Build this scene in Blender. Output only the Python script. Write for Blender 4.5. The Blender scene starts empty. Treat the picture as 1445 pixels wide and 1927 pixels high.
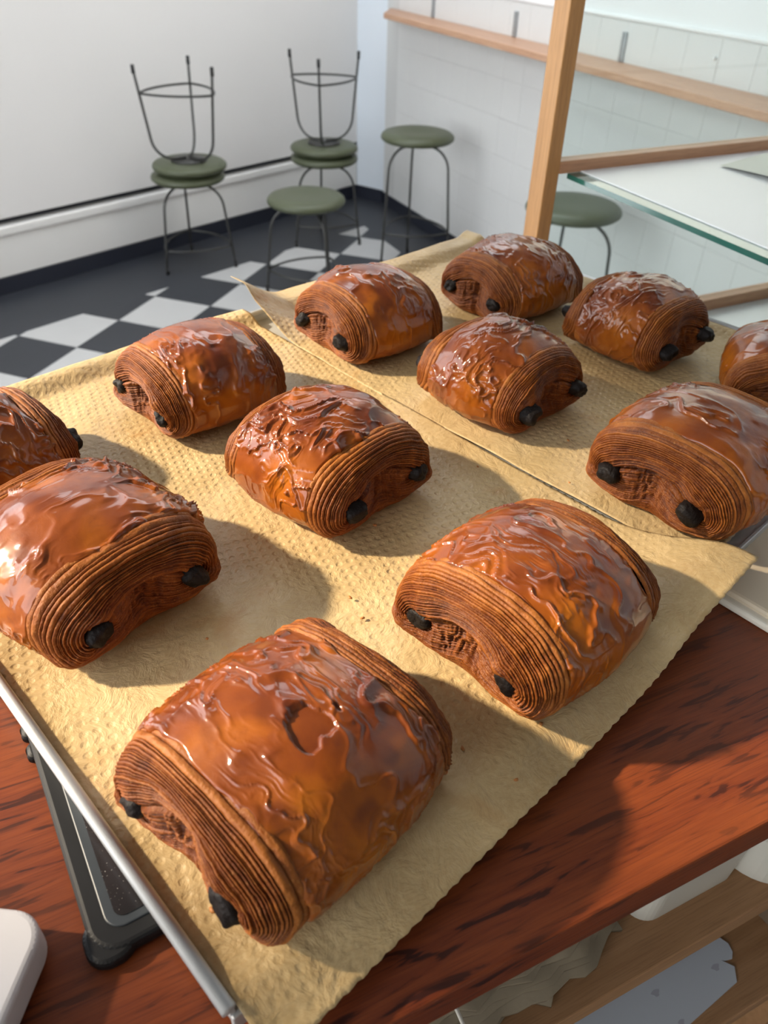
import bpy, bmesh, math, random
import numpy as np
from mathutils import Matrix, Vector

# ------------------------------------------------------------------ camera, world, sun, exposure
SC = bpy.context.scene
COL = SC.collection
cam_d = bpy.data.cameras.new('camera'); cam = bpy.data.objects.new('camera', cam_d); COL.objects.link(cam)
RI = Vector((0.90211934, -0.43072921, 0.02555475)); UP = Vector((0.24653912, 0.56314579, 0.78872383))
FW = Vector((0.35411744, 0.70522278, -0.61421631))
M = Matrix((RI, UP, -FW)).transposed().to_4x4(); M.translation = (0, 0, 1.5)
cam.matrix_world = M
cam_d.sensor_fit = 'VERTICAL'; cam_d.sensor_height = 24; cam_d.sensor_width = 18
cam_d.lens = 1454.0 / 1927.0 * 24
cam_d.clip_start = 0.01
cam_d.dof.use_dof = True; cam_d.dof.focus_distance = 0.40; cam_d.dof.aperture_fstop = 9.5
SC.camera = cam

world = bpy.data.worlds.new('sky'); SC.world = world; world.use_nodes = True
bg = world.node_tree.nodes['Background']
bg.inputs['Color'].default_value = (0.92, 0.96, 1.0, 1); bg.inputs['Strength'].default_value = 5.4

sun_d = bpy.data.lights.new('sun', 'SUN'); sun = bpy.data.objects.new('sun', sun_d); COL.objects.link(sun)
sun_d.energy = 9.0; sun_d.color = (1.0, 0.84, 0.62); sun_d.angle = math.radians(2.6)
SUN_EL = math.radians(33); SUN_AZ = math.radians(152.5)        # towards the sun
S = Vector((math.cos(SUN_EL)*math.cos(SUN_AZ), math.cos(SUN_EL)*math.sin(SUN_AZ), math.sin(SUN_EL)))
sun.rotation_euler = S.to_track_quat('Z', 'Y').to_euler()
sun.location = (-3, 2, 4)

SC.view_settings.view_transform = 'Standard'; SC.view_settings.look = 'None'
SC.view_settings.gamma = 1; SC.view_settings.use_curve_mapping = False
SC.view_settings.exposure = 0.0

# ------------------------------------------------------------------ helpers
def tag(o, label=None, cat=None, group=None, kind=None):
    if label: o['label'] = label
    if cat: o['category'] = cat
    if group: o['group'] = group
    if kind: o['kind'] = kind
    return o

def empty(name, loc=(0, 0, 0), rz=0.0):
    o = bpy.data.objects.new(name, None); COL.objects.link(o)
    o.location = loc; o.rotation_euler = (0, 0, rz); o.empty_display_size = 0.02
    return o

def link(name, me, mat=None, parent=None):
    o = bpy.data.objects.new(name, me); COL.objects.link(o)
    if mat is not None and not me.materials: me.materials.append(mat)
    if parent is not None: o.parent = parent
    return o

def mesh_from(name, verts, faces, smooth=False):
    me = bpy.data.meshes.new(name); me.from_pydata([tuple(v) for v in verts], [], faces)
    if smooth: me.polygons.foreach_set('use_smooth', [True]*len(me.polygons))
    me.update(); return me

def grid_mesh(name, P, close_u=False, attrs=None, flip=False):
    """P: (n, m, 3) array; close_u wraps the second index."""
    n, m, _ = P.shape
    co = P.reshape(-1, 3).astype(np.float32)
    i = np.arange(n-1)[:, None]; j = np.arange(m if close_u else m-1)[None, :]
    j2 = (j+1) % m
    q = np.stack([i*m+j, i*m+j2, (i+1)*m+j2, (i+1)*m+j], -1).reshape(-1, 4)
    if flip: q = q[:, ::-1]
    me = bpy.data.meshes.new(name)
    me.vertices.add(len(co)); me.vertices.foreach_set('co', co.ravel())
    me.loops.add(q.size); me.loops.foreach_set('vertex_index', q.ravel().astype(np.int32))
    me.polygons.add(len(q)); me.polygons.foreach_set('loop_start', np.arange(0, q.size, 4, dtype=np.int32))
    me.polygons.foreach_set('use_smooth', np.ones(len(q), bool))
    me.update(calc_edges=True)
    for k, a in (attrs or {}).items():
        at = me.attributes.new(k, 'FLOAT', 'POINT'); at.data.foreach_set('value', a.reshape(-1).astype(np.float32))
    return me

def bm_mesh(name, bm, smooth=False):
    me = bpy.data.meshes.new(name); bm.normal_update(); bm.to_mesh(me); bm.free()
    if smooth: me.polygons.foreach_set('use_smooth', [True]*len(me.polygons))
    return me

def box_mesh(name, x0, x1, y0, y1, z0, z1, bevel=0.0, seg=2):
    bm = bmesh.new(); bmesh.ops.create_cube(bm, size=1)
    for v in bm.verts:
        v.co = Vector((x0+(v.co.x+.5)*(x1-x0), y0+(v.co.y+.5)*(y1-y0), z0+(v.co.z+.5)*(z1-z0)))
    if bevel > 0: bmesh.ops.bevel(bm, geom=bm.edges[:], offset=bevel, segments=seg, profile=0.5, affect='EDGES')
    return bm_mesh(name, bm)

def prism(name, poly, z0, z1, bevel=0.0, seg=2):
    bm = bmesh.new()
    vs = [bm.verts.new((p[0], p[1], z0)) for p in poly]
    f = bm.faces.new(vs)
    r = bmesh.ops.extrude_face_region(bm, geom=[f])
    for v in r['geom']:
        if isinstance(v, bmesh.types.BMVert): v.co.z = z1
    bmesh.ops.recalc_face_normals(bm, faces=bm.faces[:])
    if bevel > 0: bmesh.ops.bevel(bm, geom=bm.edges[:], offset=bevel, segments=seg, profile=0.5, affect='EDGES')
    return bm_mesh(name, bm)

def rrect(x0, x1, y0, y1, r, n=8):
    pts = []
    for cx, cy, a0 in ((x1-r, y1-r, 0), (x0+r, y1-r, 90), (x0+r, y0+r, 180), (x1-r, y0+r, 270)):
        for k in range(n+1):
            a = math.radians(a0+90*k/n); pts.append((cx+r*math.cos(a), cy+r*math.sin(a)))
    return pts

def tube(name, pts, r, n=10, caps=True):
    pts = [Vector(p) for p in pts]; m = len(pts); V = []; F = []
    t = (pts[1]-pts[0]).normalized()
    nrm = t.orthogonal().normalized()
    for i, p in enumerate(pts):
        t2 = (pts[min(i+1, m-1)]-pts[max(i-1, 0)]).normalized()
        nrm = (nrm - t2*nrm.dot(t2)).normalized(); b = t2.cross(nrm)
        for k in range(n):
            a = 2*math.pi*k/n; V.append(p + (nrm*math.cos(a)+b*math.sin(a))*r)
    for i in range(m-1):
        for k in range(n):
            F.append((i*n+k, i*n+(k+1) % n, (i+1)*n+(k+1) % n, (i+1)*n+k))
    if caps:
        F.append(tuple(range(n-1, -1, -1))); F.append(tuple((m-1)*n+k for k in range(n)))
    return mesh_from(name, V, F, True)

def lathe(name, prof, n=48):
    V = []; F = []
    for r, z in prof:
        for k in range(n):
            a = 2*math.pi*k/n; V.append((r*math.cos(a), r*math.sin(a), z))
    for i in range(len(prof)-1):
        for k in range(n): F.append((i*n+k, i*n+(k+1) % n, (i+1)*n+(k+1) % n, (i+1)*n+k))
    F.append(tuple(range(n-1, -1, -1))); F.append(tuple((len(prof)-1)*n+k for k in range(n)))
    return mesh_from(name, V, F, True)

# ---- numpy noise
def _hash(ix, iy, iz, seed):
    h = (ix.astype(np.int64)*374761393 + iy.astype(np.int64)*668265263 + iz.astype(np.int64)*2147483647 + seed*1274126177) & 0xffffffff
    h = ((h ^ (h >> 13))*1274126177) & 0xffffffff
    h = ((h ^ (h >> 16))*2246822519) & 0xffffffff
    return ((h ^ (h >> 15)) & 0xffffff)/float(0xffffff)*2-1

def noise(x, y, z, seed=0):
    xi, yi, zi = np.floor(x), np.floor(y), np.floor(z)
    fx, fy, fz = x-xi, y-yi, z-zi
    u = fx**3*(fx*(fx*6-15)+10); v = fy**3*(fy*(fy*6-15)+10); w = fz**3*(fz*(fz*6-15)+10)
    out = 0
    for dx in (0, 1):
        for dy in (0, 1):
            for dz in (0, 1):
                out = out + _hash(xi+dx, yi+dy, zi+dz, seed)*(u if dx else 1-u)*(v if dy else 1-v)*(w if dz else 1-w)
    return out

def fbm(x, y, z, seed=0, octv=3, gain=.5):
    s = 0; a = 1.; tot = 0
    for k in range(octv):
        s = s + a*noise(x*2**k+17.3*k, y*2**k, z*2**k+5.1*k, seed+k*7); tot += a; a *= gain
    return s/tot

def sstep(a, b, x):
    t = np.clip((x-a)/(b-a), 0, 1); return t*t*(3-2*t)

def smooth_noise1(n, seed):
    r = np.random.RandomState(seed); return r

# ------------------------------------------------------------------ materials
def mat(name):
    m = bpy.data.materials.new(name); m.use_nodes = True
    nt = m.node_tree; return m, nt, nt.nodes['Principled BSDF']

def simple(name, col, rough=.5, metal=0., spec=.5, coat=0., bump=None, vary=None, coord='Object'):
    m, nt, b = mat(name)
    b.inputs['Base Color'].default_value = (*col, 1); b.inputs['Roughness'].default_value = rough
    b.inputs['Metallic'].default_value = metal; b.inputs['Specular IOR Level'].default_value = spec
    b.inputs['Coat Weight'].default_value = coat
    tc = nt.nodes.new('ShaderNodeTexCoord')
    if vary:
        sc, amt = vary
        n = nt.nodes.new('ShaderNodeTexNoise'); n.inputs['Scale'].default_value = sc; n.inputs['Detail'].default_value = 4
        nt.links.new(tc.outputs[coord], n.inputs['Vector'])
        mx = nt.nodes.new('ShaderNodeMix'); mx.data_type = 'RGBA'
        mx.inputs[6].default_value = (*[c*(1-amt) for c in col], 1); mx.inputs[7].default_value = (*[min(1, c*(1+amt)) for c in col], 1)
        nt.links.new(n.outputs['Fac'], mx.inputs[0]); nt.links.new(mx.outputs[2], b.inputs['Base Color'])
    if bump:
        sc, st, dist = bump
        n = nt.nodes.new('ShaderNodeTexNoise'); n.inputs['Scale'].default_value = sc; n.inputs['Detail'].default_value = 3
        nt.links.new(tc.outputs[coord], n.inputs['Vector'])
        bp = nt.nodes.new('ShaderNodeBump'); bp.inputs['Strength'].default_value = st; bp.inputs['Distance'].default_value = dist
        nt.links.new(n.outputs['Fac'], bp.inputs['Height']); nt.links.new(bp.outputs['Normal'], b.inputs['Normal'])
    return m

def ramp(nt, fac, stops, interp='LINEAR'):
    r = nt.nodes.new('ShaderNodeValToRGB'); e = r.color_ramp.elements; r.color_ramp.interpolation = interp
    while len(e) < len(stops): e.new(0.5)
    for el, (p, c) in zip(e, stops): el.position = p; el.color = (*c, 1)
    nt.links.new(fac, r.inputs['Fac']); return r.outputs['Color']

def noise_node(nt, vec, scale, detail=3, rough=.5, dist=0.):
    n = nt.nodes.new('ShaderNodeTexNoise'); n.inputs['Scale'].default_value = scale
    n.inputs['Detail'].default_value = detail; n.inputs['Roughness'].default_value = rough; n.inputs['Distortion'].default_value = dist
    nt.links.new(vec, n.inputs['Vector']); return n.outputs['Fac']

def mapping(nt, scale=(1, 1, 1), coord='Object', rot=(0, 0, 0), loc=(0, 0, 0)):
    tc = nt.nodes.new('ShaderNodeTexCoord'); mp = nt.nodes.new('ShaderNodeMapping')
    mp.inputs['Scale'].default_value = scale; mp.inputs['Rotation'].default_value = rot; mp.inputs['Location'].default_value = loc
    nt.links.new(tc.outputs[coord], mp.inputs['Vector']); return mp.outputs['Vector']

def mixc(nt, fac, a, b, blend='MIX'):
    m = nt.nodes.new('ShaderNodeMix'); m.data_type = 'RGBA'; m.blend_type = blend
    for sock, v in ((m.inputs[0], fac), (m.inputs[6], a), (m.inputs[7], b)):
        if isinstance(v, (int, float)): sock.default_value = v
        elif isinstance(v, tuple): sock.default_value = (*v, 1)
        else: nt.links.new(v, sock)
    return m.outputs[2]

def bump_node(nt, h, strength, dist, normal=None):
    b = nt.nodes.new('ShaderNodeBump'); b.inputs['Strength'].default_value = strength; b.inputs['Distance'].default_value = dist
    nt.links.new(h, b.inputs['Height'])
    if normal is not None: nt.links.new(normal, b.inputs['Normal'])
    return b.outputs['Normal']

def attr(nt, name):
    a = nt.nodes.new('ShaderNodeAttribute'); a.attribute_name = name; return a.outputs['Fac']

def make_glaze():
    m, nt, b = mat('egg_wash_crust')
    ob = nt.nodes.new('ShaderNodeObjectInfo').outputs['Random']
    v = mapping(nt)
    n1 = noise_node(nt, v, 26, 4, .5, .5)
    c = ramp(nt, n1, [(.28, (.125, .022, .0020)), (.48, (.215, .047, .0027)), (.62, (.31, .080, .0038)), (.78, (.41, .125, .0055))])
    n2 = noise_node(nt, v, 130, 4, .6, .4)
    c = mixc(nt, ramp(nt, n2, [(.55, (0, 0, 0)), (.75, (.35, .35, .35))]), c, (.11, .019, .006))
    c = mixc(nt, attr(nt, 'pale'), c, (.36, .120, .022))
    c = mixc(nt, attr(nt, 'dark'), c, (.085, .014, .0045))
    nt.links.new(c, b.inputs['Base Color'])
    b.inputs['Roughness'].default_value = .5; b.inputs['Specular IOR Level'].default_value = .12
    b.inputs['Subsurface Weight'].default_value = .06; b.inputs['Subsurface Radius'].default_value = (.004, .0015, .0005)
    b.inputs['Subsurface Scale'].default_value = 1.0
    cw = nt.nodes.new('ShaderNodeMath'); cw.operation = 'MULTIPLY_ADD'; cw.inputs[1].default_value = -.75; cw.inputs[2].default_value = .82
    nt.links.new(attr(nt, 'pale'), cw.inputs[0]); nt.links.new(cw.outputs[0], b.inputs['Coat Weight'])
    b.inputs['Coat Roughness'].default_value = .115; b.inputs['Coat IOR'].default_value = 1.5
    h1 = noise_node(nt, v, 260, 4, .6, .8)
    rv = mapping(nt, (1.0, .42, .42), rot=(.3, .2, .5)); rn_ = nt.nodes.new('ShaderNodeTexNoise'); rn_.noise_type = 'RIDGED_MULTIFRACTAL'
    rn_.inputs['Scale'].default_value = 105; rn_.inputs['Detail'].default_value = 2.5; rn_.inputs['Roughness'].default_value = .45
    rn_.inputs['Distortion'].default_value = .9; nt.links.new(rv, rn_.inputs['Vector'])
    mk = ramp(nt, noise_node(nt, v, 48, 2), [(.40, (.0, .0, .0)), (.62, (1, 1, 1))])
    hm = mixc(nt, 1.0, rn_.outputs['Fac'], mk, 'MULTIPLY')
    nn = bump_node(nt, hm, .55, .0011, bump_node(nt, h1, .15, .0010))
    nt.links.new(nn, b.inputs['Normal']); nt.links.new(bump_node(nt, hm, .55, .0011), b.inputs['Coat Normal'])
    return m

def make_layers():
    m, nt, b = mat('laminated_dough')
    v = mapping(nt)
    lay = attr(nt, 'lay')
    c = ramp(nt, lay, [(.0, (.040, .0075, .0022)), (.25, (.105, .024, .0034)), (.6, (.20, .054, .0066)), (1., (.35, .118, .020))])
    n1 = noise_node(nt, v, 30, 3)
    c = mixc(nt, ramp(nt, n1, [(.35, (0, 0, 0)), (.7, (.55, .55, .55))]), c, mixc(nt, .5, c, (.16, .036, .010)))
    n2 = noise_node(nt, v, 900, 3, .6)
    c = mixc(nt, ramp(nt, n2, [(.56, (0, 0, 0)), (.68, (.35, .35, .35))]), c, (.44, .19, .05))
    nt.links.new(c, b.inputs['Base Color'])
    b.inputs['Roughness'].default_value = .5; b.inputs['Specular IOR Level'].default_value = .25
    b.inputs['Subsurface Weight'].default_value = .05; b.inputs['Subsurface Radius'].default_value = (.004, .0015, .0005)
    b.inputs['Subsurface Scale'].default_value = 1.0
    h = noise_node(nt, v, 700, 3, .6)
    nt.links.new(bump_node(nt, h, .7, .0007), b.inputs['Normal'])
    return m

def make_parchment():
    m, nt, b = mat('baking_parchment')
    v = mapping(nt)
    n1 = noise_node(nt, v, 16, 5, .6)
    c = ramp(nt, n1, [(.25, (.39, .26, .115)), (.5, (.50, .355, .170)), (.75, (.61, .455, .245))])
    n2 = noise_node(nt, v, 420, 4, .7)
    c = mixc(nt, ramp(nt, n2, [(.4, (0, 0, 0)), (.75, (.35, .35, .35))]), c, (.64, .50, .29))
    grease = noise_node(nt, v, 26, 3, .5, .5)
    c = mixc(nt, ramp(nt, grease, [(.60, (0, 0, 0)), (.74, (.45, .45, .45))]), c, (.42, .20, .05))
    nt.links.new(c, b.inputs['Base Color'])
    b.inputs['Roughness'].default_value = .42; b.inputs['Specular IOR Level'].default_value = .35
    b.inputs['Transmission Weight'].default_value = 0.0
    # dimples pressed by the perforated tray
    vo = nt.nodes.new('ShaderNodeTexVoronoi'); vo.inputs['Scale'].default_value = 175; vo.inputs['Randomness'].default_value = .12
    mp = mapping(nt, (1, 1, 0)); nt.links.new(mp, vo.inputs['Vector'])
    dot = ramp(nt, vo.outputs['Distance'], [(.16, (0, 0, 0)), (.36, (1, 1, 1))])
    msk = noise_node(nt, v, 9, 2)
    dot2 = mixc(nt, ramp(nt, msk, [(.38, (.0, .0, .0)), (.6, (.8, .8, .8))]), (1., 1., 1.), dot)
    nn = bump_node(nt, dot2, .5, .0011)
    h = noise_node(nt, v, 70, 5, .65, .6)
    nn = bump_node(nt, h, .5, .0035, nn)
    nt.links.new(nn, b.inputs['Normal'])
    return m

def make_redwood(name='red_hardwood', cols=((.034, .007, .004), (.140, .027, .0075), (.200, .043, .0105)), rough=.42):
    m, nt, b = mat(name)
    v = mapping(nt, (4.5, 40, 40), rot=(0, 0, math.radians(3)))
    n = noise_node(nt, v, 6.5, 3, .5, .8)
    c = ramp(nt, n, [(.37, cols[0]), (.43, cols[1]), (.7, cols[2])])
    v2 = mapping(nt, (.6, 5, 5)); n2 = noise_node(nt, v2, 6, 3)
    c = mixc(nt, ramp(nt, n2, [(.4, (0, 0, 0)), (.62, (.55, .55, .55))]), c, (cols[2][0]*1.12, cols[2][1]*1.25, cols[2][2]*1.1))
    v3 = mapping(nt, (8, 420, 420)); n3 = noise_node(nt, v3, 4, 2)
    c = mixc(nt, ramp(nt, n3, [(.3, (.35, .35, .35)), (.5, (0, 0, 0))]), c, cols[0])
    nt.links.new(c, b.inputs['Base Color'])
    b.inputs['Roughness'].default_value = rough; b.inputs['Coat Weight'].default_value = .12; b.inputs['Coat Roughness'].default_value = .3; b.inputs['Specular IOR Level'].default_value = .3
    nt.links.new(bump_node(nt, n, .25, .0008), b.inputs['Normal'])
    return m

def make_timber(name, a, bcol, axis='x', rough=.45):
    m, nt, b = mat(name)
    s = {'x': (2, 45, 45), 'y': (45, 2, 45), 'z': (45, 45, 2)}[axis]
    v = mapping(nt, s); n = noise_node(nt, v, 3, 4, .6, .3)
    c = ramp(nt, n, [(.3, a), (.7, bcol)])
    v2 = mapping(nt, tuple(k*7 for k in s)); n2 = noise_node(nt, v2, 3, 2)
    c = mixc(nt, ramp(nt, n2, [(.35, (.35, .35, .35)), (.5, (0, 0, 0))]), c, tuple(k*.62 for k in a))
    nt.links.new(c, b.inputs['Base Color']); b.inputs['Roughness'].default_value = rough
    nt.links.new(bump_node(nt, n2, .15, .0006), b.inputs['Normal'])
    return m

def make_glass(name, tint, refl=1.0):
    m = bpy.data.materials.new(name); m.use_nodes = True; nt = m.node_tree
    nt.nodes.clear()
    out = nt.nodes.new('ShaderNodeOutputMaterial'); tr = nt.nodes.new('ShaderNodeBsdfTransparent'); gl = nt.nodes.new('ShaderNodeBsdfGlossy')
    fr = nt.nodes.new('ShaderNodeLayerWeight'); pw = nt.nodes.new('ShaderNodeMath'); ma = nt.nodes.new('ShaderNodeMath'); mx = nt.nodes.new('ShaderNodeMixShader')
    tr.inputs['Color'].default_value = (*tint, 1); gl.inputs['Roughness'].default_value = .01; fr.inputs['Blend'].default_value = .5
    pw.operation = 'POWER'; pw.inputs[1].default_value = 4.5; ma.operation = 'MULTIPLY_ADD'; ma.inputs[1].default_value = .9; ma.inputs[2].default_value = .045
    nt.links.new(fr.outputs['Facing'], pw.inputs[0]); nt.links.new(pw.outputs[0], ma.inputs[0]); nt.links.new(ma.outputs[0], mx.inputs[0]); nt.links.new(tr.outputs[0], mx.inputs[1]); nt.links.new(gl.outputs[0], mx.inputs[2])
    nt.links.new(mx.outputs[0], out.inputs['Surface']); return m

MAT = dict(
    glaze=make_glaze(), layers=make_layers(), parchment=make_parchment(), redwood=make_redwood(),
    choc=simple('dark_chocolate', (.009, .006, .005), .55, spec=.18, bump=(420, .6, .0012), vary=(150, .5)),
    alu=simple('brushed_aluminium', (.60, .61, .61), .55, .7, bump=(600, .1, .0003), vary=(60, .15)),
    hole=simple('perforation_dark', (.02, .02, .018), .7),
    panel=simple('painted_panel', (.76, .75, .735), .55, vary=(1.2, .03)),
    trim=simple('gloss_trim_paint', (.78, .775, .75), .22, vary=(3, .04)),
    black_tile=simple('black_floor_vinyl', (.026, .029, .037), .45, vary=(6, .15), bump=(40, .04, .001)),
    plinth=simple('black_plinth', (.018, .021, .032), .35, vary=(5, .2)),
    grey_tile=simple('pale_grey_floor_vinyl', (.48, .48, .475), .36, vary=(5, .06), bump=(40, .04, .001)),
    wtile=simple('white_wall_tile', (.66, .665, .655), .30, vary=(6, .03), bump=(14, .05, .002)),
    wpaint=simple('white_wall_paint', (.78, .785, .785), .6, vary=(3, .02)),
    grout=simple('tile_grout', (.60, .605, .595), .8),
    sky_tint=simple('sky_tinted_reveal_paint', (.70, .76, .82), .4, vary=(3, .03)),  # the blue stands in for sky light falling on the reveal
    olive=simple('olive_vinyl', (.072, .084, .045), .42, vary=(9, .12), bump=(900, .1, .0004)),
    steel=simple('dark_steel_tube', (.07, .07, .067), .38, .75, vary=(30, .2)),
    rubber=simple('black_rubber', (.012, .012, .012), .6, vary=(30, .2)),
    shelf_wood=make_timber('pink_oak_shelf', (.44, .24, .145), (.58, .35, .22), 'y'),
    post_wood=make_timber('honey_post_timber', (.38, .185, .058), (.52, .27, .095), 'z'),
    rail_wood=make_timber('rail_timber', (.40, .20, .105), (.54, .30, .165), 'x'),
    ply=make_timber('under_shelf_ply', (.25, .125, .05), (.33, .175, .078), 'x', .6),
    bracket=simple('galvanised_bracket', (.42, .45, .47), .35, .8, vary=(60, .2)),
    glass=make_glass('clear_glass', (.90, .945, .93)),
    glass_edge=simple('green_glass_edge', (.012, .10, .075), .12, 0, .8, vary=(40, .3)),
    board=simple('white_display_board', (.80, .81, .82), .35, vary=(4, .03)),
    wax=simple('wax_paper', (.60, .62, .55), .5, vary=(12, .08), bump=(40, .2, .002)),
    case_black=simple('black_case_rubber', (.010, .010, .011), .5, spec=.25, bump=(300, .1, .0004), vary=(40, .2)),
    bezel=simple('slate_bezel', (.032, .038, .045), .4, vary=(40, .1)),
    white_plastic=simple('white_plastic', (.58, .555, .56), .38, vary=(10, .02)),
    cream=simple('cream_card', (.62, .52, .38), .5, vary=(14, .05)),
    cream_lip=simple('cream_enamel', (.78, .73, .62), .3, vary=(20, .04)),
    tub=simple('milky_tub_plastic', (.46, .44, .38), .4, vary=(16, .05)),
    kraft=simple('greyed_kraft_paper', (.22, .175, .115), .75, vary=(25, .22), bump=(90, .5, .002)),
    card=simple('white_card', (.40, .42, .45), .6, vary=(12, .04)),
    stain=simple('grey_stain', (.30, .30, .33), .7),
    string=simple('cotton_string', (.62, .58, .50), .8),
    dark_wood=simple('dark_box_wood', (.11, .075, .045), .6, vary=(20, .3)),
    crumb=simple('pastry_crumb', (.42, .16, .035), .5, vary=(200, .4)),
    back_paint=simple('charcoal_back_wall', (.16, .155, .15), .7, vary=(2, .05)),
    ceiling=simple('ceiling_paint', (.20, .198, .195), .8, vary=(2, .03)),
)
def make_screen():
    m, nt, b = mat('dusty_dark_screen'); v = mapping(nt)
    c = ramp(nt, noise_node(nt, v, 30, 4), [(.3, (.010, .008, .008)), (.7, (.020, .015, .015))])
    c = mixc(nt, ramp(nt, noise_node(nt, v, 1500, 1), [(.73, (0, 0, 0)), (.76, (.8, .8, .8))]), c, (.45, .42, .38))
    nt.links.new(c, b.inputs['Base Color']); b.inputs['Roughness'].default_value = .22
    return m
MAT['screen'] = make_screen()

# ------------------------------------------------------------------ the room
FLOOR_W = 1.0
floor = tag(link('floor', box_mesh('floor', -2.4, 2.4, -1.7, 6.2, -.06, 0), MAT['black_tile']), kind='structure')
WU = Vector((0.93109271, 0.36478263)); WN = Vector((-WU.y, WU.x)); WA = Vector((-0.072675, 3.9843))
XW = 2.2605
# checkered tiles at 45 degrees inside the black border
V0 = Vector((0.37, 3.483)); HD = 0.2121
def clip(poly, n, d):                      # keep n.p <= d
    out = []
    for i in range(len(poly)):
        a, b = poly[i], poly[(i+1) % len(poly)]; da, db = n.dot(a)-d, n.dot(b)-d
        if da <= 0: out.append(a)
        if (da < 0) != (db < 0): out.append(a+(b-a)*(da/(da-db)))
    return out
bord_d = WN.dot(Vector((-.0765, 3.489)))+.004
for i in range(-14, 15):
    for j in range(-14, 15):
        c = V0 + Vector((HD*(i+j), HD*(i-j))) + Vector((HD, 0))
        if not (-1.3 < c.x < XW and 1.2 < c.y < 5.2): continue
        dark = (i+j) % 2 != 0
        k = HD-.003
        poly = [c+Vector((k, 0)), c+Vector((0, k)), c+Vector((-k, 0)), c+Vector((0, -k))]
        poly = clip(poly, WN, bord_d); 
        if len(poly) >= 3: poly = clip(poly, Vector((1, 0)), XW-.30)
        if len(poly) < 3: continue
        link('floor_tile', prism('floor_tile', poly, 0, .0015), MAT['black_tile' if dark else 'grey_tile'], floor)

# left wall: panel above a dark gap, white trim, black plinth
def wall_strip(name, s0, s1, z0, z1, t0, t1, m, parent=None, bevel=0.):
    """box along the left wall; t measured into the room from the wall plane"""
    pts = [WA+WU*s-WN*t for s, t in ((s0, t0), (s1, t0), (s1, t1), (s0, t1))]
    return link(name, prism(name, pts, z0, z1, bevel), m, parent)
wl = tag(wall_strip('wall_left', -1.5, 2.50, 0, 3.2, -.16, -.06, MAT['plinth']), kind='structure')
wall_strip('panel', -1.5, 2.455, .335, 3.2, -.055, 0, MAT['panel'], wl, .004)
tag(wall_strip('trim_1', -1.5, 2.40, .078, .285, -.06, 0, MAT['trim'], None, .003), kind='structure')
t2 = tag(wall_strip('trim_2', -1.5, 2.40, .262, .304, -.06, .012, MAT['trim'], None, .008), kind='structure')
tag(wall_strip('baseboard_left', -1.5, 2.41, 0, .076, -.06, .004, MAT['plinth'], None, .002), kind='structure')

# right wall with square tiles, cap and painted top
wr = tag(link('wall_right', box_mesh('wall_right', XW+.006, XW+.15, -1.7, 5.2, 0, 3.2), MAT['wpaint']), kind='structure')
link('grout_bed', box_mesh('grout_bed', XW+.0008, XW+.006, .5, 4.66, .075, 1.205), MAT['grout'], wr)
tz = [.078, .245, .408, .573, .736, .899, 1.055, 1.203]
tys = [1.0-.157*2+.157*k-.0215 for k in range(26)]
for a in range(len(tz)-1):
    me = box_mesh('wall_tile', -.006, 0, -.0779, .0779, 0, tz[a+1]-tz[a]-.0014, .0006, 1)
    me.materials.append(MAT['wtile'])
    for y in tys:
        if y+.0775 > 4.66: continue
        o = link('wall_tile', me, None, wr); o.location = (XW+.0045, y, tz[a])
o = link('cap_moulding', box_mesh('cap_moulding', XW-.006, XW+.01, .5, 4.66, 1.204, 1.216, .004, 3), MAT['wpaint'], wr)
tag(link('baseboard_right', box_mesh('baseboard_right', XW-.006, XW+.02, -1.6, 4.70, 0, .075, .002), MAT['plinth']), kind='structure')
# window reveal between the two walls, bluish sky light painted into its colour
ra, rb = WA+WU*2.40, Vector((XW+.006, 4.672))
rn = Vector((-(rb-ra).y, (rb-ra).x)).normalized()
tag(link('trim_3', prism('trim_3', [ra, rb, rb+rn*.03, ra+rn*.03], .076, 3.2, .002), MAT['sky_tint']), kind='structure')
tag(link('baseboard_corner', prism('baseboard_corner', [ra-rn*.006, rb-rn*.006, rb+rn*.03, ra+rn*.03], 0, .078, .001), MAT['plinth']), kind='structure')
# ceiling, solid back wall, open glazed side to the street on the left
ce = tag(link('ceiling', box_mesh('ceiling', -2.4, 2.4, -1.7, 2.3, 3.2, 3.3), MAT['ceiling']), kind='structure')
for x0, x1, y0, y1 in ((-2.4, 2.4, 3.9, 6.2), (-2.4, 0, 2.3, 3.9), (2.1, 2.4, 2.3, 3.9)):      # around an opening added to light the far walls from above
    link('ceiling_panel', box_mesh('ceiling_panel', x0, x1, y0, y1, 3.2, 3.3), MAT['ceiling'], ce)
for x in (.7, 1.4): link('added_skylight_bar', box_mesh('added_skylight_bar', x-.02, x+.02, 2.3, 3.9, 3.22, 3.28), MAT['trim'], ce)
wb = tag(link('wall_back', box_mesh('wall_back', -2.4, 2.4, -1.7, -1.6, 0, 3.2), MAT['back_paint']), kind='structure')
ws = tag(link('wall_street', box_mesh('wall_street', -2.4, -2.3, -1.6, 3.6, 0, .5), MAT['wpaint']), kind='structure')
link('sun_blocker', box_mesh('sun_blocker', -2.4, -2.3, .55, 1.335, .5, 3.2), MAT['wpaint'], ws)  # unseen block added to keep sun off the near left of the counter
for y in (-1.6, 3.4):
    link('mullion', box_mesh('mullion', -2.39, -2.31, y, y+.07, .5, 3.2), MAT['trim'], ws)

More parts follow.
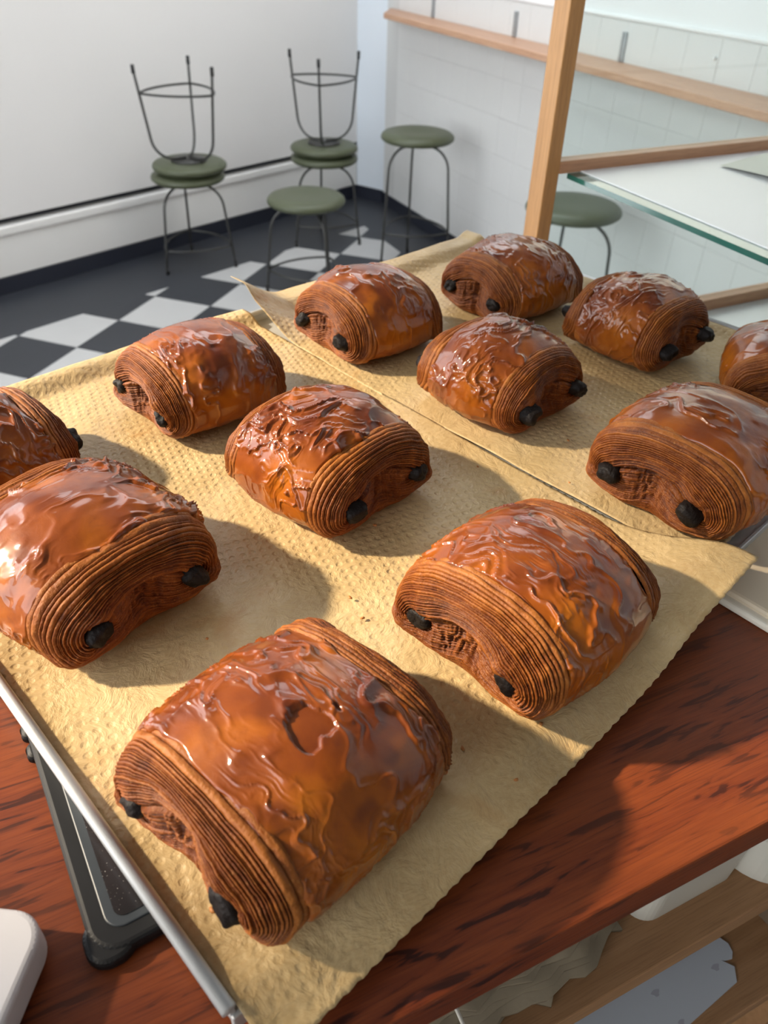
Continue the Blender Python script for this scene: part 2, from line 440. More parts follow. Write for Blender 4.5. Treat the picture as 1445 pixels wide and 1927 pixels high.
# wooden wall shelf on metal brackets
sh = empty('wall_shelf', (0, 0, 1.046)); tag(sh, 'long pinkish oak shelf fixed along the white tiled wall', 'shelf')
link('plank', prism('plank', [(XW, 4.62), (2.104, 4.385), (2.04, .9), (XW, .9)], 0, .025, .002), MAT['shelf_wood'], sh)
for y in (4.116, 3.357, 2.628, 1.87):
    br = link('bracket', box_mesh('bracket', XW-.012, XW-.001, y-.011, y+.011, .026, .122, .002), MAT['bracket'], sh)
    for z in (.045, .10): link('screw', box_mesh('screw', XW-.0145, XW-.011, y-.004, y+.004, z-.004, z+.004, .0015), MAT['bracket'], br)
def wall_knob(y, z, r, label):
    o = link('wall_hook', lathe('wall_hook', [(r*.5, 0), (r*.6, .004), (r, .006), (r, .010), (r*.5, .013)], 16), MAT['wpaint']); o.location = (XW-.0015, y, z); o.rotation_euler = (0, -math.pi/2, 0)
    tag(o, label, 'hook')
wall_knob(2.168, 1.143, .006, 'tiny white knob on a tile joint above the wooden shelf')

# ------------------------------------------------------------------ stools
def stool_meshes(h, foot_r, ring_z):
    R = .18; D = {}
    D['seat'] = lathe('seat', [(.02, h-.048), (R*.78, h-.047), (R*.93, h-.042), (R*.99, h-.033), (R, h-.025), (R*.98, h-.016), (R*.92, h-.007), (R*.80, h-.001), (R*.45, h-.003), (.01, h-.005)])
    D['seat_plate'] = lathe('seat_plate', [(.085, h-.056), (.088, h-.0475), (.02, h-.0475)], 32)
    zt = h-.062; rb = .105; pts = [(.012, 0, zt)]
    x1 = foot_r-.035-rb
    pts.append((max(x1, .03), 0, zt))
    for k in range(1, 9):
        a = math.radians(84*k/8); pts.append((max(x1, .03)+rb*math.sin(a), 0, zt-rb*(1-math.cos(a))))
    last = pts[-1]
    for t in (.25, .5, .75, 1.): pts.append((last[0]+(foot_r-last[0])*t, 0, last[2]+(.012-last[2])*t))
    D['leg'] = tube('leg', pts, .0062, 8)
    D['foot_cap'] = tube('foot_cap', [(foot_r-.001, 0, .035), (foot_r, 0, .0)], .0085, 10)
    # ring: bowed bars between neighbouring legs
    z = ring_z; t = (last[2]-z)/(last[2]-.012); rr = last[0]+(foot_r-last[0])*t
    p = []
    for k in range(13):
        a = math.radians(120*k/12); s = k/12
        chord = Vector((rr, 0)).lerp(Vector((rr*math.cos(math.radians(120)), rr*math.sin(math.radians(120)))), s)
        arc = Vector((rr*math.cos(a), rr*math.sin(a))); q = chord.lerp(arc, .5); p.append((q.x, q.y, z))
    D['footrest_bar'] = tube('footrest_bar', p, .0055, 8)
    for k, m in (('seat', 'olive'), ('seat_plate', 'steel'), ('leg', 'steel'), ('foot_cap', 'rubber'), ('footrest_bar', 'steel')): D[k].materials.append(MAT[m])
    return D
LOW = stool_meshes(.465, .205, .115); TALL = stool_meshes(.66, .205, .20)
def stool(D, x, y, rot, label, group, z=0., invert=False, h=.465, tilt=0.):
    r = empty('bar_stool' if D is TALL else 'low_stool', (x, y, z), math.radians(rot)); tag(r, label, 'stool', group)
    if invert: r.rotation_euler = (math.pi, 0, math.radians(rot)); r.location = (x, y, z)
    link('seat', D['seat'], None, r); link('seat_plate', D['seat_plate'], None, r)
    for k in range(3):
        lg = link('leg', D['leg'], None, r); lg.rotation_euler = (0, 0, math.radians(120*k))
        link('foot_cap', D['foot_cap'], None, lg)
        fb = link('footrest_bar', D['footrest_bar'], None, r); fb.rotation_euler = (0, 0, math.radians(120*k))
    return r
def facing(px, py, cx, cy): return math.degrees(math.atan2(py-cy, px-cx))
s1 = (.888, 4.045); rot1 = facing(.906, 4.284, *s1)
stool(LOW, *s1, rot1, 'green-seated low stool under an upturned stool, left stack by the white panel', 'low stools')
stool(LOW, .900, 4.035, 63, 'upturned green stool with legs in the air on the left stack', 'low stools', z=.465*2+.001, invert=True)
s2 = (1.655, 4.15)
stool(LOW, *s2, 75, 'green-seated low stool under an upturned stool in the corner', 'low stools')
stool(LOW, s2[0], s2[1], 3, 'upturned green stool with legs in the air in the corner', 'low stools', z=.465*2, invert=True)
stool(LOW, 1.29, 3.47, -82, 'single low stool with olive green round seat in front of the corner stack', 'low stools')
stool(TALL, 1.93, 3.61, -170, 'tall bar stool with olive green seat in front of the white tiled wall', 'bar stools')
stool(TALL, 1.945, 2.375, -60, 'tall bar stool seen through glass behind the timber post', 'bar stools')

# ------------------------------------------------------------------ counter and under-counter shelves
ZC = 1.203
tag(link('counter_top', box_mesh('counter_top', -.9, .58, .0858, .50, ZC-.0212, ZC, .0012), MAT['redwood']), 'polished red hardwood counter top under the baking tray', 'counter')
ub = empty('shelf_unit', (0, 0, 0)); tag(ub, 'pale plywood shelf unit below the red counter edge', 'shelf unit')
link('shelf_board', box_mesh('shelf_board', -.88, .56, .104, .49, .980, 1.0, .001), MAT['ply'], ub)
link('shelf_board', box_mesh('shelf_board', -.88, .56, .0785, .49, .862, .88, .001), MAT['ply'], ub)
link('back_panel', box_mesh('back_panel', -.88, .56, .485, .495, 0, ZC-.0212), MAT['ply'], ub)
for x in (-.90, .56): link('side_panel', box_mesh('side_panel', x, x+.02, .105, .495, 0, ZC-.0212), MAT['ply'], ub)
# objects on the shelves
def lofted(name, poly0, z0, poly1, z1, wall=None):
    n = len(poly0); V = [(*p, z0) for p in poly0]+[(*p, z1) for p in poly1]
    F = [tuple(range(n-1, -1, -1))]+[(i, (i+1) % n, n+(i+1) % n, n+i) for i in range(n)]
    if wall:
        cx = sum(p[0] for p in poly1)/n; cy = sum(p[1] for p in poly1)/n
        def ins(p, d):
            v = Vector((p[0]-cx, p[1]-cy)); L = v.length; v *= (L-d)/L; return (cx+v.x, cy+v.y)
        V += [(*ins(p, wall), z1) for p in poly1]+[(*ins(p, wall*1.4), z0+.004) for p in poly0]
        F += [(n+i, n+(i+1) % n, 2*n+(i+1) % n, 2*n+i) for i in range(n)]
        F += [(2*n+i, 2*n+(i+1) % n, 3*n+(i+1) % n, 3*n+i) for i in range(n)]
        F += [tuple(range(3*n, 4*n))]
    else: F.append(tuple(range(n, 2*n)))
    return mesh_from(name, V, F)
tb = empty('plastic_tub', (.2975, .175, 1.0)); tag(tb, 'rectangular milky plastic tub with rounded corners on the upper shelf', 'tub')
link('body', lofted('body', rrect(-.046, .040, -.049, .06, .014), 0, rrect(-.050, .044, -.052, .064, .015), .09, .0025), MAT['tub'], tb)
rt = empty('round_tub', (.372, .142, 1.0)); tag(rt, 'round milky plastic tub at the right end of the upper shelf', 'tub')
ring = lambda r: [(r*math.cos(2*math.pi*k/40), r*math.sin(2*math.pi*k/40)) for k in range(40)]
link('body', lofted('body', ring(.038), 0, ring(.0405), .055, .003), MAT['tub'], rt)
link('rim', lathe('rim', [(.0405, .047), (.0425, .048), (.0425, .0545), (.0405, .0555)], 40), MAT['tub'], rt)
# bundle of paper bags
bg_r = random.Random(4)
bags = empty('paper_bag_bundle', (.175, .15, 1.0)); tag(bags, 'bundle of crumpled grey-brown paper bags tied with string on the upper shelf', 'paper bags')
for k in range(6):
    n = 22; V = []; z = .0015+.0042*k
    for row in range(2):
        for i in range(n+1):
            x = -.14+.205*i/n
            y = -.040+.003*k+.004*bg_r.random()+(.012*max(0, (x-.03)/.03) if x > .03 else 0)+(.010*abs(math.sin(x*90))*(.4 if k else 1)) if row == 0 else .09
            V.append((x-.002*k, y, z+.0016*math.sin(x*60+k)+.0008*bg_r.random()))
    F = [(i, i+1, n+2+i, n+1+i) for i in range(n)]
    o = link('paper_bag', mesh_from('paper_bag', V, F, True), MAT['kraft'], bags)
    md = o.modifiers.new('thick', 'SOLIDIFY'); md.thickness = .0030; md.offset = 1
st = link('string', tube('string', [(-.062, -.044, .001), (-.06, -.045, .02), (-.058, -.036, .030), (-.055, .03, .031), (-.055, .08, .031)], .0012, 6), MAT['string'], bags)
for a, b in (((-.060, -.045, .02), (-.045, -.052, .004)), ((-.060, -.045, .02), (-.072, -.052, .006)), ((-.060, -.046, .02), (-.052, -.055, .010))):
    link('string_end', tube('string_end', [a, ((a[0]+b[0])/2, (a[1]+b[1])/2-.002, (a[2]+b[2])/2+.004), b], .0009, 5), MAT['string'], bags)
# white card blank with a notch on the lower shelf
cb = [(.228, .118), (.30, .0885), (.352, .0948), (.3585, .1035), (.3525, .1112), (.356, .1095), (.3610, .1085), (.3650, .1120), (.3665, .118), (.3640, .1235), (.358, .1285), (.352, .17), (.20, .19), (.19, .14)]
cd = empty('card_blank', (0, 0, .8805)); tag(cd, 'white die-cut card with a rounded tab on the lower shelf', 'card')
link('sheet', prism('sheet', cb, 0, .0012), MAT['card'], cd)
for x, y, r in ((.292, .1145, .004), (.296, .092, .003), (.345, .109, .004)):
    link('stain', prism('stain', [(x+r*math.cos(a)*(.8+.3*math.sin(3*a)), y+.6*r*math.sin(a)) for a in [2*math.pi*k/14 for k in range(14)]], .0012, .0014), MAT['stain'], cd)
db = empty('wooden_block', (.412, .128, .88)); tag(db, 'dark wooden bracket block at the right of the lower shelf', 'block'); db.rotation_euler = (0, 0, .1)
link('upright', box_mesh('upright', -.008, .008, -.030, .06, 0, .05, .002), MAT['dark_wood'], db)
link('foot', box_mesh('foot', .008, .05, .01, .06, 0, .03, .002), MAT['dark_wood'], db)

# tablet in a rugged case, half under the tray
ta = empty('tablet', (-.0305, .1470, ZC), math.radians(6.0)); tag(ta, 'dusty dark tablet in a black rugged case under the tray corner', 'tablet')
link('case', prism('case', rrect(-.004, .185, -.003, .122, .012), 0, .0072, .0022, 3), MAT['case_black'], ta)
link('bezel', prism('bezel', rrect(.0030, .178, .0040, .116, .007), .006, .0078, .0005), MAT['bezel'], ta)
link('screen', prism('screen', rrect(.0068, .172, .0074, .110, .004), .007, .0081), MAT['screen'], ta)
for x0, x1, y0, y1 in ((-.0062, .012, -.0052, .014), (-.0062, .006, .094, .103), (-.0062, .006, .106, .115)):
    link('corner_guard', prism('corner_guard', rrect(x0, x1, y0, y1, .003 if x1 < .01 else .008), 0, .0062 if x1 > .01 else .0055, .0018), MAT['case_black'], ta)
lens = link('camera_lens', lathe('camera_lens', [(.0018, .0080), (.0018, .0084), (.0010, .0084)], 20), MAT['case_black'], ta); lens.location = (.0130, .066, 0)
# white rounded plastic device
wd = empty('card_reader', (-.0440, .1620, ZC), math.radians(-31)); tag(wd, 'white plastic device with rounded corner at the lower left', 'card reader')
link('shell', prism('shell', rrect(-.12, 0, -.12, 0, .012, 10), .003, .018, .0022, 3), MAT['white_plastic'], wd)
link('base', prism('base', rrect(-.117, -.003, -.117, -.003, .010, 10), 0, .004), MAT['bezel'], wd)
# cream box at the right
bxr = empty('cream_box', (.3085, .176, ZC), math.radians(15)); tag(bxr, 'cream box with a pale rim standing on the counter beyond the parchment corner', 'box')
link('body', box_mesh('body', .005, .12, -.075, .035, .003, .0088, .002), MAT['cream'], bxr)
link('rim', prism('rim', rrect(0, .125, -.080, .040, .006), 0, .005, .002, 3), MAT['cream_lip'], bxr)

# ------------------------------------------------------------------ display case
dc = empty('display_case', (.59, .78, 0)); tag(dc, 'timber and glass display case with a honey coloured corner post', 'display case')
def dbox(name, x0, x1, y0, y1, z0, z1, m, bev=.001): return link(name, box_mesh(name, x0-.59, x1-.59, y0-.78, y1-.78, z0, z1, bev), m, dc)
dbox('post', .578, .597, .765, .7935, .0, 2.0, MAT['post_wood'], .0012)
dbox('rail', .597, 1.7, .765, .785, 1.2636, 1.2775, MAT['rail_wood'])
dbox('rail', .597, 1.7, .765, .785, 1.0465, 1.0635, MAT['rail_wood'])
dbox('glass_pane', .597, 1.7, .775, .778, 1.0635, 1.2636, MAT['glass'], 0)
dbox('glass_pane', .597, 1.7, .775, .778, 1.2775, 2.0, MAT['glass'], 0)
gs = dbox('glass_shelf', .608, 1.7, .20, .764, 1.2585, 1.2640, MAT['glass'], 0)
gs.data.materials.append(MAT['glass_edge'])
for p in gs.data.polygons:
    if abs(p.normal.z) < .5: p.material_index = 1
dbox('shelf_liner', .626, 1.7, .25, .764, 1.2641, 1.2656, MAT['board'])
dbox('base_board', .60, 1.7, .20, .78, 1.028, 1.046, MAT['board'])
wxp = np.zeros((10, 10, 3))
for i in range(10):
    for j in range(10):
        u, v = i/9, j/9
        wxp[i, j] = (.80+.20*u+.03*v, .72-.22*v+.03*u-.02*u*v, 1.2672+.006*abs(math.sin(3*u+2*v))*(u*(1-u)*4*.5+.2)+.010*(1-u)*v*(1-v))
wx = link('wax_paper_sheet', grid_mesh('wax_paper_sheet', wxp), MAT['wax']); tag(wx, 'sheet of pale waxed paper lying on the white display shelf', 'paper')

# ------------------------------------------------------------------ baking tray and parchment
TA = math.radians(18); TC, TS = math.cos(TA), math.sin(TA)
def T(u, v, z=0.): return (TC*u-TS*v, TS*u+TC*v, z)
ZP = 1.22
tray = empty('baking_tray', (*T(.036, .0995)[:2], ZC), TA); tag(tray, 'large perforated aluminium baking tray on the red counter', 'baking tray')
TL, TW = .620, .432
link('base', box_mesh('base', 0, TL, 0, TW, ZP-ZC-.0075, ZP-ZC-.0055), MAT['alu'], tray)
def rimpath(z): return [(0, 0, z), (TL, 0, z), (TL, TW, z), (0, TW, z)]
zr = ZP-ZC+.0015
for a, b in (((TL, 0), (TL, TW)), ((TL, TW), (0, TW)), ((0, TW), (0, 0))):
    link('rim', tube('rim', [(*a, zr), ((a[0]+b[0])/2, (a[1]+b[1])/2, zr), (*b, zr)], .0027, 12), MAT['alu'], tray)
for x0, x1, y0, y1 in ((.0, .002, 0, TW), (TL-.002, TL, 0, TW), (0, TL, TW-.002, TW)):
    link('side_wall', box_mesh('side_wall', x0, x1, y0, y1, ZP-ZC-.0075, ZP-ZC+.0015), MAT['alu'], tray)
link('front_lip', box_mesh('front_lip', 0, TL, -.0015, .001, ZP-ZC-.014, ZP-ZC-.0035, .0006), MAT['alu'], tray)
for x in (.05, TL-.07):
    link('support_foot', box_mesh('support_foot', x, x+.02, .16, TW-.04, 0, ZP-ZC-.0076, .002), MAT['alu'], tray)
# dark perforations that show between the two sheets
bm = bmesh.new()
for k in range(70):
    for r in (0, 1):
        x = .3135+.0042*r; y = .03+.0055*k+.00275*r
        vs = [bm.verts.new((x+.0016*math.cos(a), y+.0016*math.sin(a), ZP-ZC-.0054)) for a in [2*math.pi*q/8 for q in range(8)]]
        bm.faces.new(vs)
o = link('perforation', bm_mesh('perforation', bm), MAT['hole'], tray); o['kind'] = 'stuff'

def sheet(name, u0, u1, vmin, vmax, lift, seed, label, nu=150, nv=190, amp=.0011):
    P = np.zeros((nu, nv, 3)); rs = np.random.RandomState(seed)
    uu = np.linspace(0, 1, nu)[:, None]; vv = np.linspace(0, 1, nv)[None, :]
    u0v = u0(vv); u1v = u1(vv); U = u0v+(u1v-u0v)*uu
    V = vmin(U)+(vmax(U)-vmin(U))*vv
    Z = np.zeros_like(U)
    w = fbm(U*22, V*22, np.zeros_like(U)+seed, seed, 3)*amp + fbm(U*7+3, V*7, np.zeros_like(U), seed+5, 2)*amp*.8
    Z += w + lift(U, V)
    P[..., 0] = TC*U-TS*V; P[..., 1] = TS*U+TC*V; P[..., 2] = ZP-.0016+Z
    o = link(name, grid_mesh(name, P), MAT['parchment']); tag(o, label, 'parchment', 'baking parchment sheets')
    md = o.modifiers.new('thick', 'SOLIDIFY'); md.thickness = .00025; md.offset = -1
    return o
def ragged(U, base, seed):
    saw = .0009*np.abs(((U/.0032) % 1)*2-1)
    return base+saw+.004*noise(U*16, np.zeros_like(U), np.zeros_like(U), seed)
def liftA(U, V):
    corner = sstep(.24, .37, U)*sstep(.17, .085, V)
    edge = sstep(.104, .082, V)*-.004*(1-sstep(.20, .30, U))
    rim = .0012*np.exp(-((V-.101)/.012)**2)
    fold = .004*np.exp(-((U-.035)/.006)**2)
    return corner*.016+edge+rim+.6*fold+.0075*sstep(.512, .529, V)
def liftB(U, V):
    c = sstep(.40, .335, U)*sstep(.46, .53, V)
    return c*.030+.0075*sstep(.512, .529, V)+.004*sstep(.635, .65, U)+.0004
sheet('parchment_sheet', lambda v: .0388+0*v, lambda v: .3515+.010*sstep(.15, 0, v)-.0012*np.sin(v*5), lambda U: ragged(U, .0795, 3), lambda U: .5365+.002*np.sin(U*25), liftA, 11,
      'brown parchment sheet on the near half of the tray with a ragged torn edge')
sheet('parchment_sheet', lambda v: .3500+.0012*np.sin(v*5+.6)+.0036*np.exp(-((v-.80)/.09)**2), lambda v: .6525+0*v, lambda U: ragged(U, .105, 9), lambda U: .5450+.003*np.sin(U*20), liftB, 23,
      'brown parchment sheet on the far half of the tray with a curled corner')

# ------------------------------------------------------------------ pastries
def contour(th, W, H, sq=.87):
    c, s = np.cos(th), np.sin(th)
    zc = .36*H
    y = W/2*np.sign(c)*np.abs(c)**sq
    z = np.where(s >= 0, zc+(H-zc)*np.abs(s)**1.0, zc-zc*np.abs(s)**.6)
    return y, z

def add_disp(P, d, closed=True):
    du = np.gradient(P, axis=0)
    if closed:
        dv = (np.roll(P, -1, 1)-np.roll(P, 1, 1))/2
    else: dv = np.gradient(P, axis=1)
    n = np.cross(dv, du); n /= np.maximum(np.linalg.norm(n, axis=2, keepdims=True), 1e-12)
    return P+n*d[..., None]

def pastry(mid, ang, label, seed, L=.104, W=.098, H=.056, wr=1.0, hi=1.0, glz=.60, choc=.004, bsp=.0265, twist=0., patches=None,
           layers=15, notch=1.0, bz=.0205, fan=.6, pale_amt=.6):
    rs = np.random.RandomState(seed)
    a = math.radians(ang)
    D = L*(1-glz)/2; xg = L*glz/2
    cx = mid[0]-math.cos(a)*(L/2-.006); cy = mid[1]-math.sin(a)*(L/2-.006)
    root = empty('chocolate_croissant', (cx, cy, ZP), a); tag(root, label, 'pastry', 'chocolate croissants on the tray')
    so = seed*3.7
    def shape(x, th, grow=0.):
        y, z = contour(th, W, H)
        lump = 1+.035*noise(th*1.1+so, x*25, 0*x, seed)+.02*np.cos(th-1.2+seed)
        q = (x/xg)**2
        y = y*(1-.085*q)*lump; z = z*(1-.13*q*np.clip(np.sin(th), 0, 1))*(1+.5*(lump-1))
        y = y*(1+grow/(W/2)); z = np.where(z > .01, z+grow*np.clip(np.sin(th), 0, 1), z)
        return y, np.maximum(z, 0)
    # --- glazed crust band
    nx, nt = int(170*hi), int(330*hi)
    X = np.linspace(-1, 1, nx)[:, None]; th = np.linspace(0, 2*np.pi, nt, endpoint=False)[None, :]-np.pi/2
    up = np.clip(np.sin(th), 0, 1)
    wob = .0026*np.array([noise(th*1.4+5, 0*th, 0*th+k, seed+k)+.3*noise(th*6+5, 0*th, 0*th+k, seed+k) for k in (1, 2)])
    ends = np.where(X > 0, xg+wob[0], xg+wob[1])
    Xg = X*ends
    TH = th+0*Xg
    e = sstep(1.0, .965, np.abs(X))
    y, z = shape(Xg, TH, .0010)
    y = y*(1-.030*(1-e)); z = z-(1-e)*.0019*up
    P = np.stack([Xg+0*TH, y, z], -1)
    px, py, pz = P[..., 0], P[..., 1], P[..., 2]
    s_ = TH*W*.42
    q = .009*np.stack([noise(px*80+so, s_*80, 0*px, seed+31)+.4*noise(px*190+so, s_*190, 0*px, seed+33), noise(px*80, s_*80+so, 0*px, seed+32)], 0)
    ca, sa = math.cos(twist), math.sin(twist)
    l1 = ca*px+sa*s_+q[0]; l2 = -sa*px+ca*s_+q[1]
    n1 = noise(l1*85+so, l2*30, 0*px, seed+1); n2 = noise(l1*170, l2*62+so, 0*px, seed+2); n3 = noise(l1*330+so, l2*150, 0*px, seed+3)
    w1 = np.exp(-np.abs(n1/.20)**1.4); w2 = np.exp(-np.abs(n2/.20)**1.4); w3 = np.exp(-np.abs(n3/.22)**1.4)
    m1 = .25+.75*sstep(-.3, .3, noise(px*28+so, s_*28, 0*px, seed+9)); m2 = sstep(-.25, .3, noise(px*40+so, s_*40, 0*px+4, seed+10))
    topm = .30+.70*sstep(-.35, .45, np.sin(TH))
    wrk = (w1*.0019*m1+w2*.0013*m2+w3*.00050*m2)*topm*wr + .0014*fbm(px*38+so, s_*38, 0*px, seed+4, 2)
    # pale flaked patches low on the sides and darker torn spots
    fl = fbm(px*70+so, s_*70, 0*px+seed, seed+12, 3)
    low = sstep(.022, .004, pz)
    pale = sstep(.0, .05, fl-.60+.60*low)*(np.sin(TH) > -.95)*pale_amt*sstep(.1, .4, low)
    dark = sstep(-.1, .35, fbm(px*60+so, s_*50, 0*px, seed+15, 3)-.18)*sstep(.1, .6, np.sin(TH))*.6
    dark = np.clip(dark+.30*(w2*m2+.6*w1*m1)*topm*min(wr, 1.2), 0, .8)
    if patches:
        for (pxx, tt, rr) in patches:
            g = np.hypot((px-pxx)*.8, (TH-tt)*W*.42)/rr+.55*fbm(px*150, s_*150, 0*px, seed+77, 2)
            m_ = sstep(1.0, .93, g); dark = np.maximum(dark*(1-m_), m_*.30); wrk = wrk*(1-m_)-m_*.0007
    wrk = wrk-.00035*pale
    wrk = wrk*np.where(np.sin(TH) < -.6, 0, 1)*(.3+.7*e)
    P = add_disp(P, wrk)
    P[..., 2] = np.maximum(P[..., 2], -.0005)
    link('glazed_crust', grid_mesh('glazed_crust', P, True, {'pale': pale, 'dark': dark}, flip=True), MAT['glaze'], root)
    # --- laminated ends
    for side in (1, -1):
        hh = hi if side == 1 else hi*.35
        ns, nt = int(210*hh)+20, int(330*hh)+40
        t = np.linspace(0, 1, ns)[:, None]; th = np.linspace(0, 2*np.pi, nt, endpoint=False)[None, :]-np.pi/2
        TH = th+0*t; tt = t+0*th
        xs = xg-.0030
        oy, oz = shape(np.full_like(TH, xs), TH, -.0003)
        c, s = np.cos(TH), np.sin(TH)
        iw = bsp*1.10
        iy = iw*np.sign(c)*np.abs(c)**.75
        arch = (1-(iy/iw)**2)
        iz = bz+.011*arch*notch+s*.0010
        oz = oz+np.where(s < 0, .007*notch*np.exp(-(oy/.011)**2)*sstep(.05, .4, tt), 0)
        ph = tt*np.pi/2*.995
        k = np.cos(ph)**.95
        Y = iy+(oy-iy)*k; Z = iz+(oz-iz)*k
        prof = np.sin(ph)**.97
        dep = D*(1+.08*noise(TH*1.3+so, 0*tt, 0*tt, seed+50+side))
        lowh = sstep(.05, -.45, s)
        Xs = xs+dep*(prof*(1-lowh)+lowh*np.sin(ph)**.38)
        under = sstep(.15, -.35, s)*np.exp(-(Y/.013)**2)              # below the arch, between the two rolls
        Xs = Xs-.0085*notch*under*sstep(.15, .75, tt)
        Xs = Xs-.0055*np.clip(1-(Y/(iw*.85))**2, 0, 1)*sstep(.35, 1., tt)*(1-.7*lowh)
        for sy in (-1, 1):
            rr2 = ((Y-sy*bsp)/.0078)**2+((Z-bz)/.0062)**2
            Xs = Xs-.0042*np.exp(-rr2**1.5)
        P = np.stack([Xs, Y, Z], -1)
        # stacked layers: wide outer bands, thin inner sheets, thin grooves between
        wid = np.concatenate([rs.uniform(3., 4.6, 2), rs.uniform(1.2, 3.2, 3), rs.uniform(.5, 2.6, 6), rs.uniform(.4, 1.9, layers-4)])
        bnd = np.concatenate([[0], np.cumsum(wid)]); bnd = bnd/bnd[-1]*.97; bnd = np.concatenate([bnd, [1.2, 1.4]])
        arc = tt+.035*noise(TH*1.3+so, tt*2.0, 0*tt, seed+60+side)*sstep(0, .25, tt)+.010*noise(TH*5+so, tt*5, 0*tt, seed+61+side)
        arc = arc+fan*.10*np.sin(TH*1.0+rs.uniform(-.6, .6))*tt*(1-tt)+.0022*noise(TH*16, tt*10+so, 0*tt, seed+66)
        arc = arc-fan*.16*np.cos(TH)*tt*(1-tt)*(1 if seed % 2 else -1)
        arc = np.clip(arc, 0, 1.19)
        fi = np.clip(np.searchsorted(bnd, arc.ravel(), side='right')-1, 0, len(bnd)-2).reshape(arc.shape)
        wloc = bnd[fi+1]-bnd[fi]; fr = (arc-bnd[fi])/wloc
        rnd = _hash(fi, fi*0+side, fi*0, seed+70)*.5+.5
        merge = .35+.65*sstep(-.35, .2, noise(TH*2.2+so, fi*3.3, 0*tt, seed+63))     # layers fuse here and there
        dist = np.minimum(fr, 1-fr)*wloc                                            # distance to a groove
        groove = np.exp(-(dist/.0055)**2)*(.45+.55*_hash(fi, fi*0+side+5, fi*0, seed+75)**2)
        bulge = 1-np.abs(2*fr-1)**2.2
        fade = sstep(0, .04, tt)
        brk = fbm(TH*7+so, tt*9, 0*tt, seed+71, 3)
        scal = np.clip(wloc/.05, .35, .72)
        disp = (bulge*.0011*scal*(.5+.7*rnd)-groove*.0009*merge+(1-fr)*.0007*scal)*fade+.0005*brk+.0011*fbm(TH*2.2+so, tt*2., 0*tt, seed+72, 2)
        folds = 1-np.abs(noise(Y*520+so, Z*90+tt*2, 0*tt, seed+73))
        disp = disp*(1-.6*under)+under*sstep(.2, .6, tt)*(.0022*folds**2)
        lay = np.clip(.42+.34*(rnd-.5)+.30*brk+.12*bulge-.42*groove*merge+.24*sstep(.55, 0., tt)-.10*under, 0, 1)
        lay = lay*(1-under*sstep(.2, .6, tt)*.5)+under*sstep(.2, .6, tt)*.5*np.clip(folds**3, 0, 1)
        P = add_disp(P, disp)
        seal = np.stack([P[-1:, :, 0]-.0035, iy[-1:], bz+.011*arch[-1:]*notch], -1)      # closes the slit between the rolls
        P = np.concatenate([P, seal], 0); lay = np.concatenate([lay, lay[-1:]], 0)
        if side == -1: P[..., 0] *= -1
        P[..., 2] = np.maximum(P[..., 2], -.0004)
        link('laminated_end', grid_mesh('laminated_end', P, True, {'lay': lay}, flip=(side == 1)), MAT['layers'], root)
        for sy in (-1, 1):
            nb, mb = 20, 22
            aa = np.linspace(0, np.pi, nb)[:, None]; bb = np.linspace(0, 2*np.pi, mb, endpoint=False)[None, :]
            sp = lambda v, p: np.sign(v)*np.abs(v)**p
            bx = .010*sp(np.cos(aa), .7)+0*bb
            by = .0076*sp(np.sin(aa), .6)*sp(np.cos(bb), .8); bz_ = .0056*sp(np.sin(aa), .6)*sp(np.sin(bb), .8)
            nz = 1+.16*noise(bx*210+so+sy, by*210, bz_*210, seed+80)+.06*noise(bx*600+so+sy, by*600, bz_*600, seed+81)
            x0 = xs+D-.0135+choc+.0025*rs.rand()
            Q = np.stack([side*(x0+bx*nz), by*nz, bz_*nz], -1)
            o = link('chocolate_baton', grid_mesh('chocolate_baton', Q, True), MAT['choc'], root)
            o.location = (0, sy*bsp, bz); o.rotation_euler = (-sy*side*.5+rs.uniform(-.4, .4), 0, 0)
    return root

pastry((.0030, .1545), -157, 'largest nearest chocolate croissant with a torn flake hole in its glaze', 1, L=.112, W=.102, H=.054, wr=.8, choc=.004, glz=.64, patches=[(.0, 1.33, .0075)], hi=1.15, pale_amt=.9)
pastry((.1375, .1940), -162, 'round-backed chocolate croissant beside the ragged parchment edge', 2, L=.108, W=.103, H=.058, wr=.8, choc=.002, hi=1.1)
pastry((.0182, .2807), -66, 'chocolate croissant at the left with two big chocolate ends and shaded layers', 3, L=.113, W=.106, H=.058, wr=1.35, choc=.006)
pastry((.1594, .3162), -68.5, 'heavily wrinkled chocolate croissant in the middle of the near sheet', 4, L=.104, W=.100, H=.056, wr=1.5, choc=.006, twist=.9)
pastry((-.006, .462), 22, 'chocolate croissant cut off by the left edge of the photo, chocolate tip showing', 5, L=.104, W=.090, H=.052, wr=1.2, choc=.008, hi=.7)
pastry((.0535, .470), -163, 'chocolate croissant at the far left with a gaping torn end', 6, L=.104, W=.092, H=.057, wr=1.3, choc=.002, hi=.8)
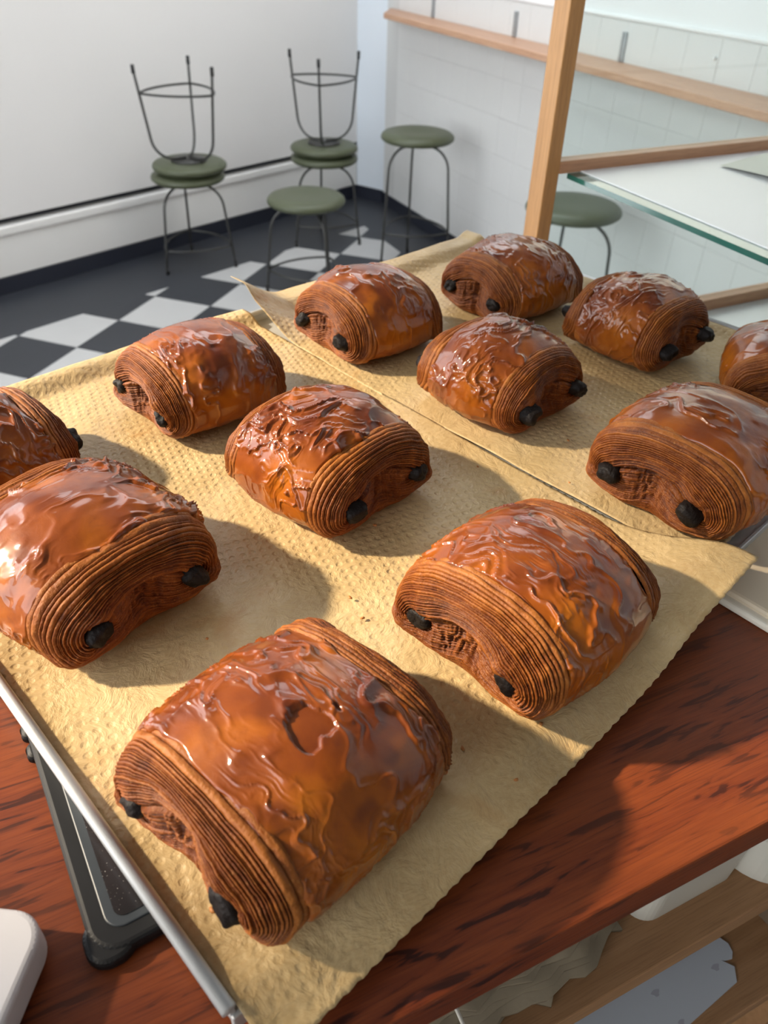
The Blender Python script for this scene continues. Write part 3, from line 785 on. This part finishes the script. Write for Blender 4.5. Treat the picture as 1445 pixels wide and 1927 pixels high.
pastry((.3071, .3656), -72.6, 'wrinkled chocolate croissant just beyond the sheet seam, layers in shade', 7, L=.100, W=.094, H=.056, wr=1.2, choc=.009, twist=.5, hi=.8)
pastry((.2984, .2544), -163, 'chocolate croissant at the right with two protruding chocolate noses', 8, L=.116, W=.106, H=.058, wr=1.3, choc=.008, hi=.95)
pastry((.2055, .5257), -167, 'chocolate croissant beside the curled parchment corner', 9, L=.102, W=.096, H=.059, wr=1.0, choc=.005, hi=.75)
pastry((.3500, .5420), -167, 'farthest chocolate croissant standing below the timber post', 10, L=.112, W=.094, H=.057, wr=1.0, choc=.003, hi=.75)
pastry((.4561, .3985), -75, 'tall chocolate croissant near the far tray rim with blackened chocolate tips', 11, L=.098, W=.094, H=.057, wr=1.2, choc=.009, twist=.6, hi=.8)
pastry((.461, .296), -135, 'chocolate croissant cut off by the right edge of the photo, spiral end showing', 12, L=.098, W=.094, H=.053, wr=.8, choc=-.002, bz=.021, hi=.75)

# crumbs on the parchment
rc = random.Random(8)
cm = []
for k in range(4):
    bm = bmesh.new(); bmesh.ops.create_icosphere(bm, subdivisions=1, radius=.0012)
    for v in bm.verts: v.co = Vector((v.co.x*rc.uniform(.6, 1.6), v.co.y*rc.uniform(.6, 1.3), v.co.z*rc.uniform(.3, .8)))
    me = bm_mesh('crumb', bm, True); me.materials.append(MAT['crumb']); cm.append(me)
for k, (u, v) in enumerate([(.10, .105), (.16, .15), (.155, .155), (.165, .115), (.20, .10), (.185, .20), (.19, .215), (.145, .205), (.12, .24), (.27, .12), (.24, .25), (.25, .29), (.31, .20), (.33, .25), (.14, .33), (.05, .13), (.06, .115), (.32, .36), (.40, .23), (.48, .28), (.28, .40), (.09, .35), (.17, .09), (.36, .20)]):
    o = link('pastry_crumb', cm[k % 4], None); o.location = (*T(u, v)[:2], ZP+.0006); o.rotation_euler = (0, 0, rc.uniform(0, 6)); s = rc.uniform(.5, 1.2); o.scale = (s, s, s)
    tag(o, 'tiny golden crumb of pastry lying on the parchment', 'crumb', 'pastry crumbs on the parchment')
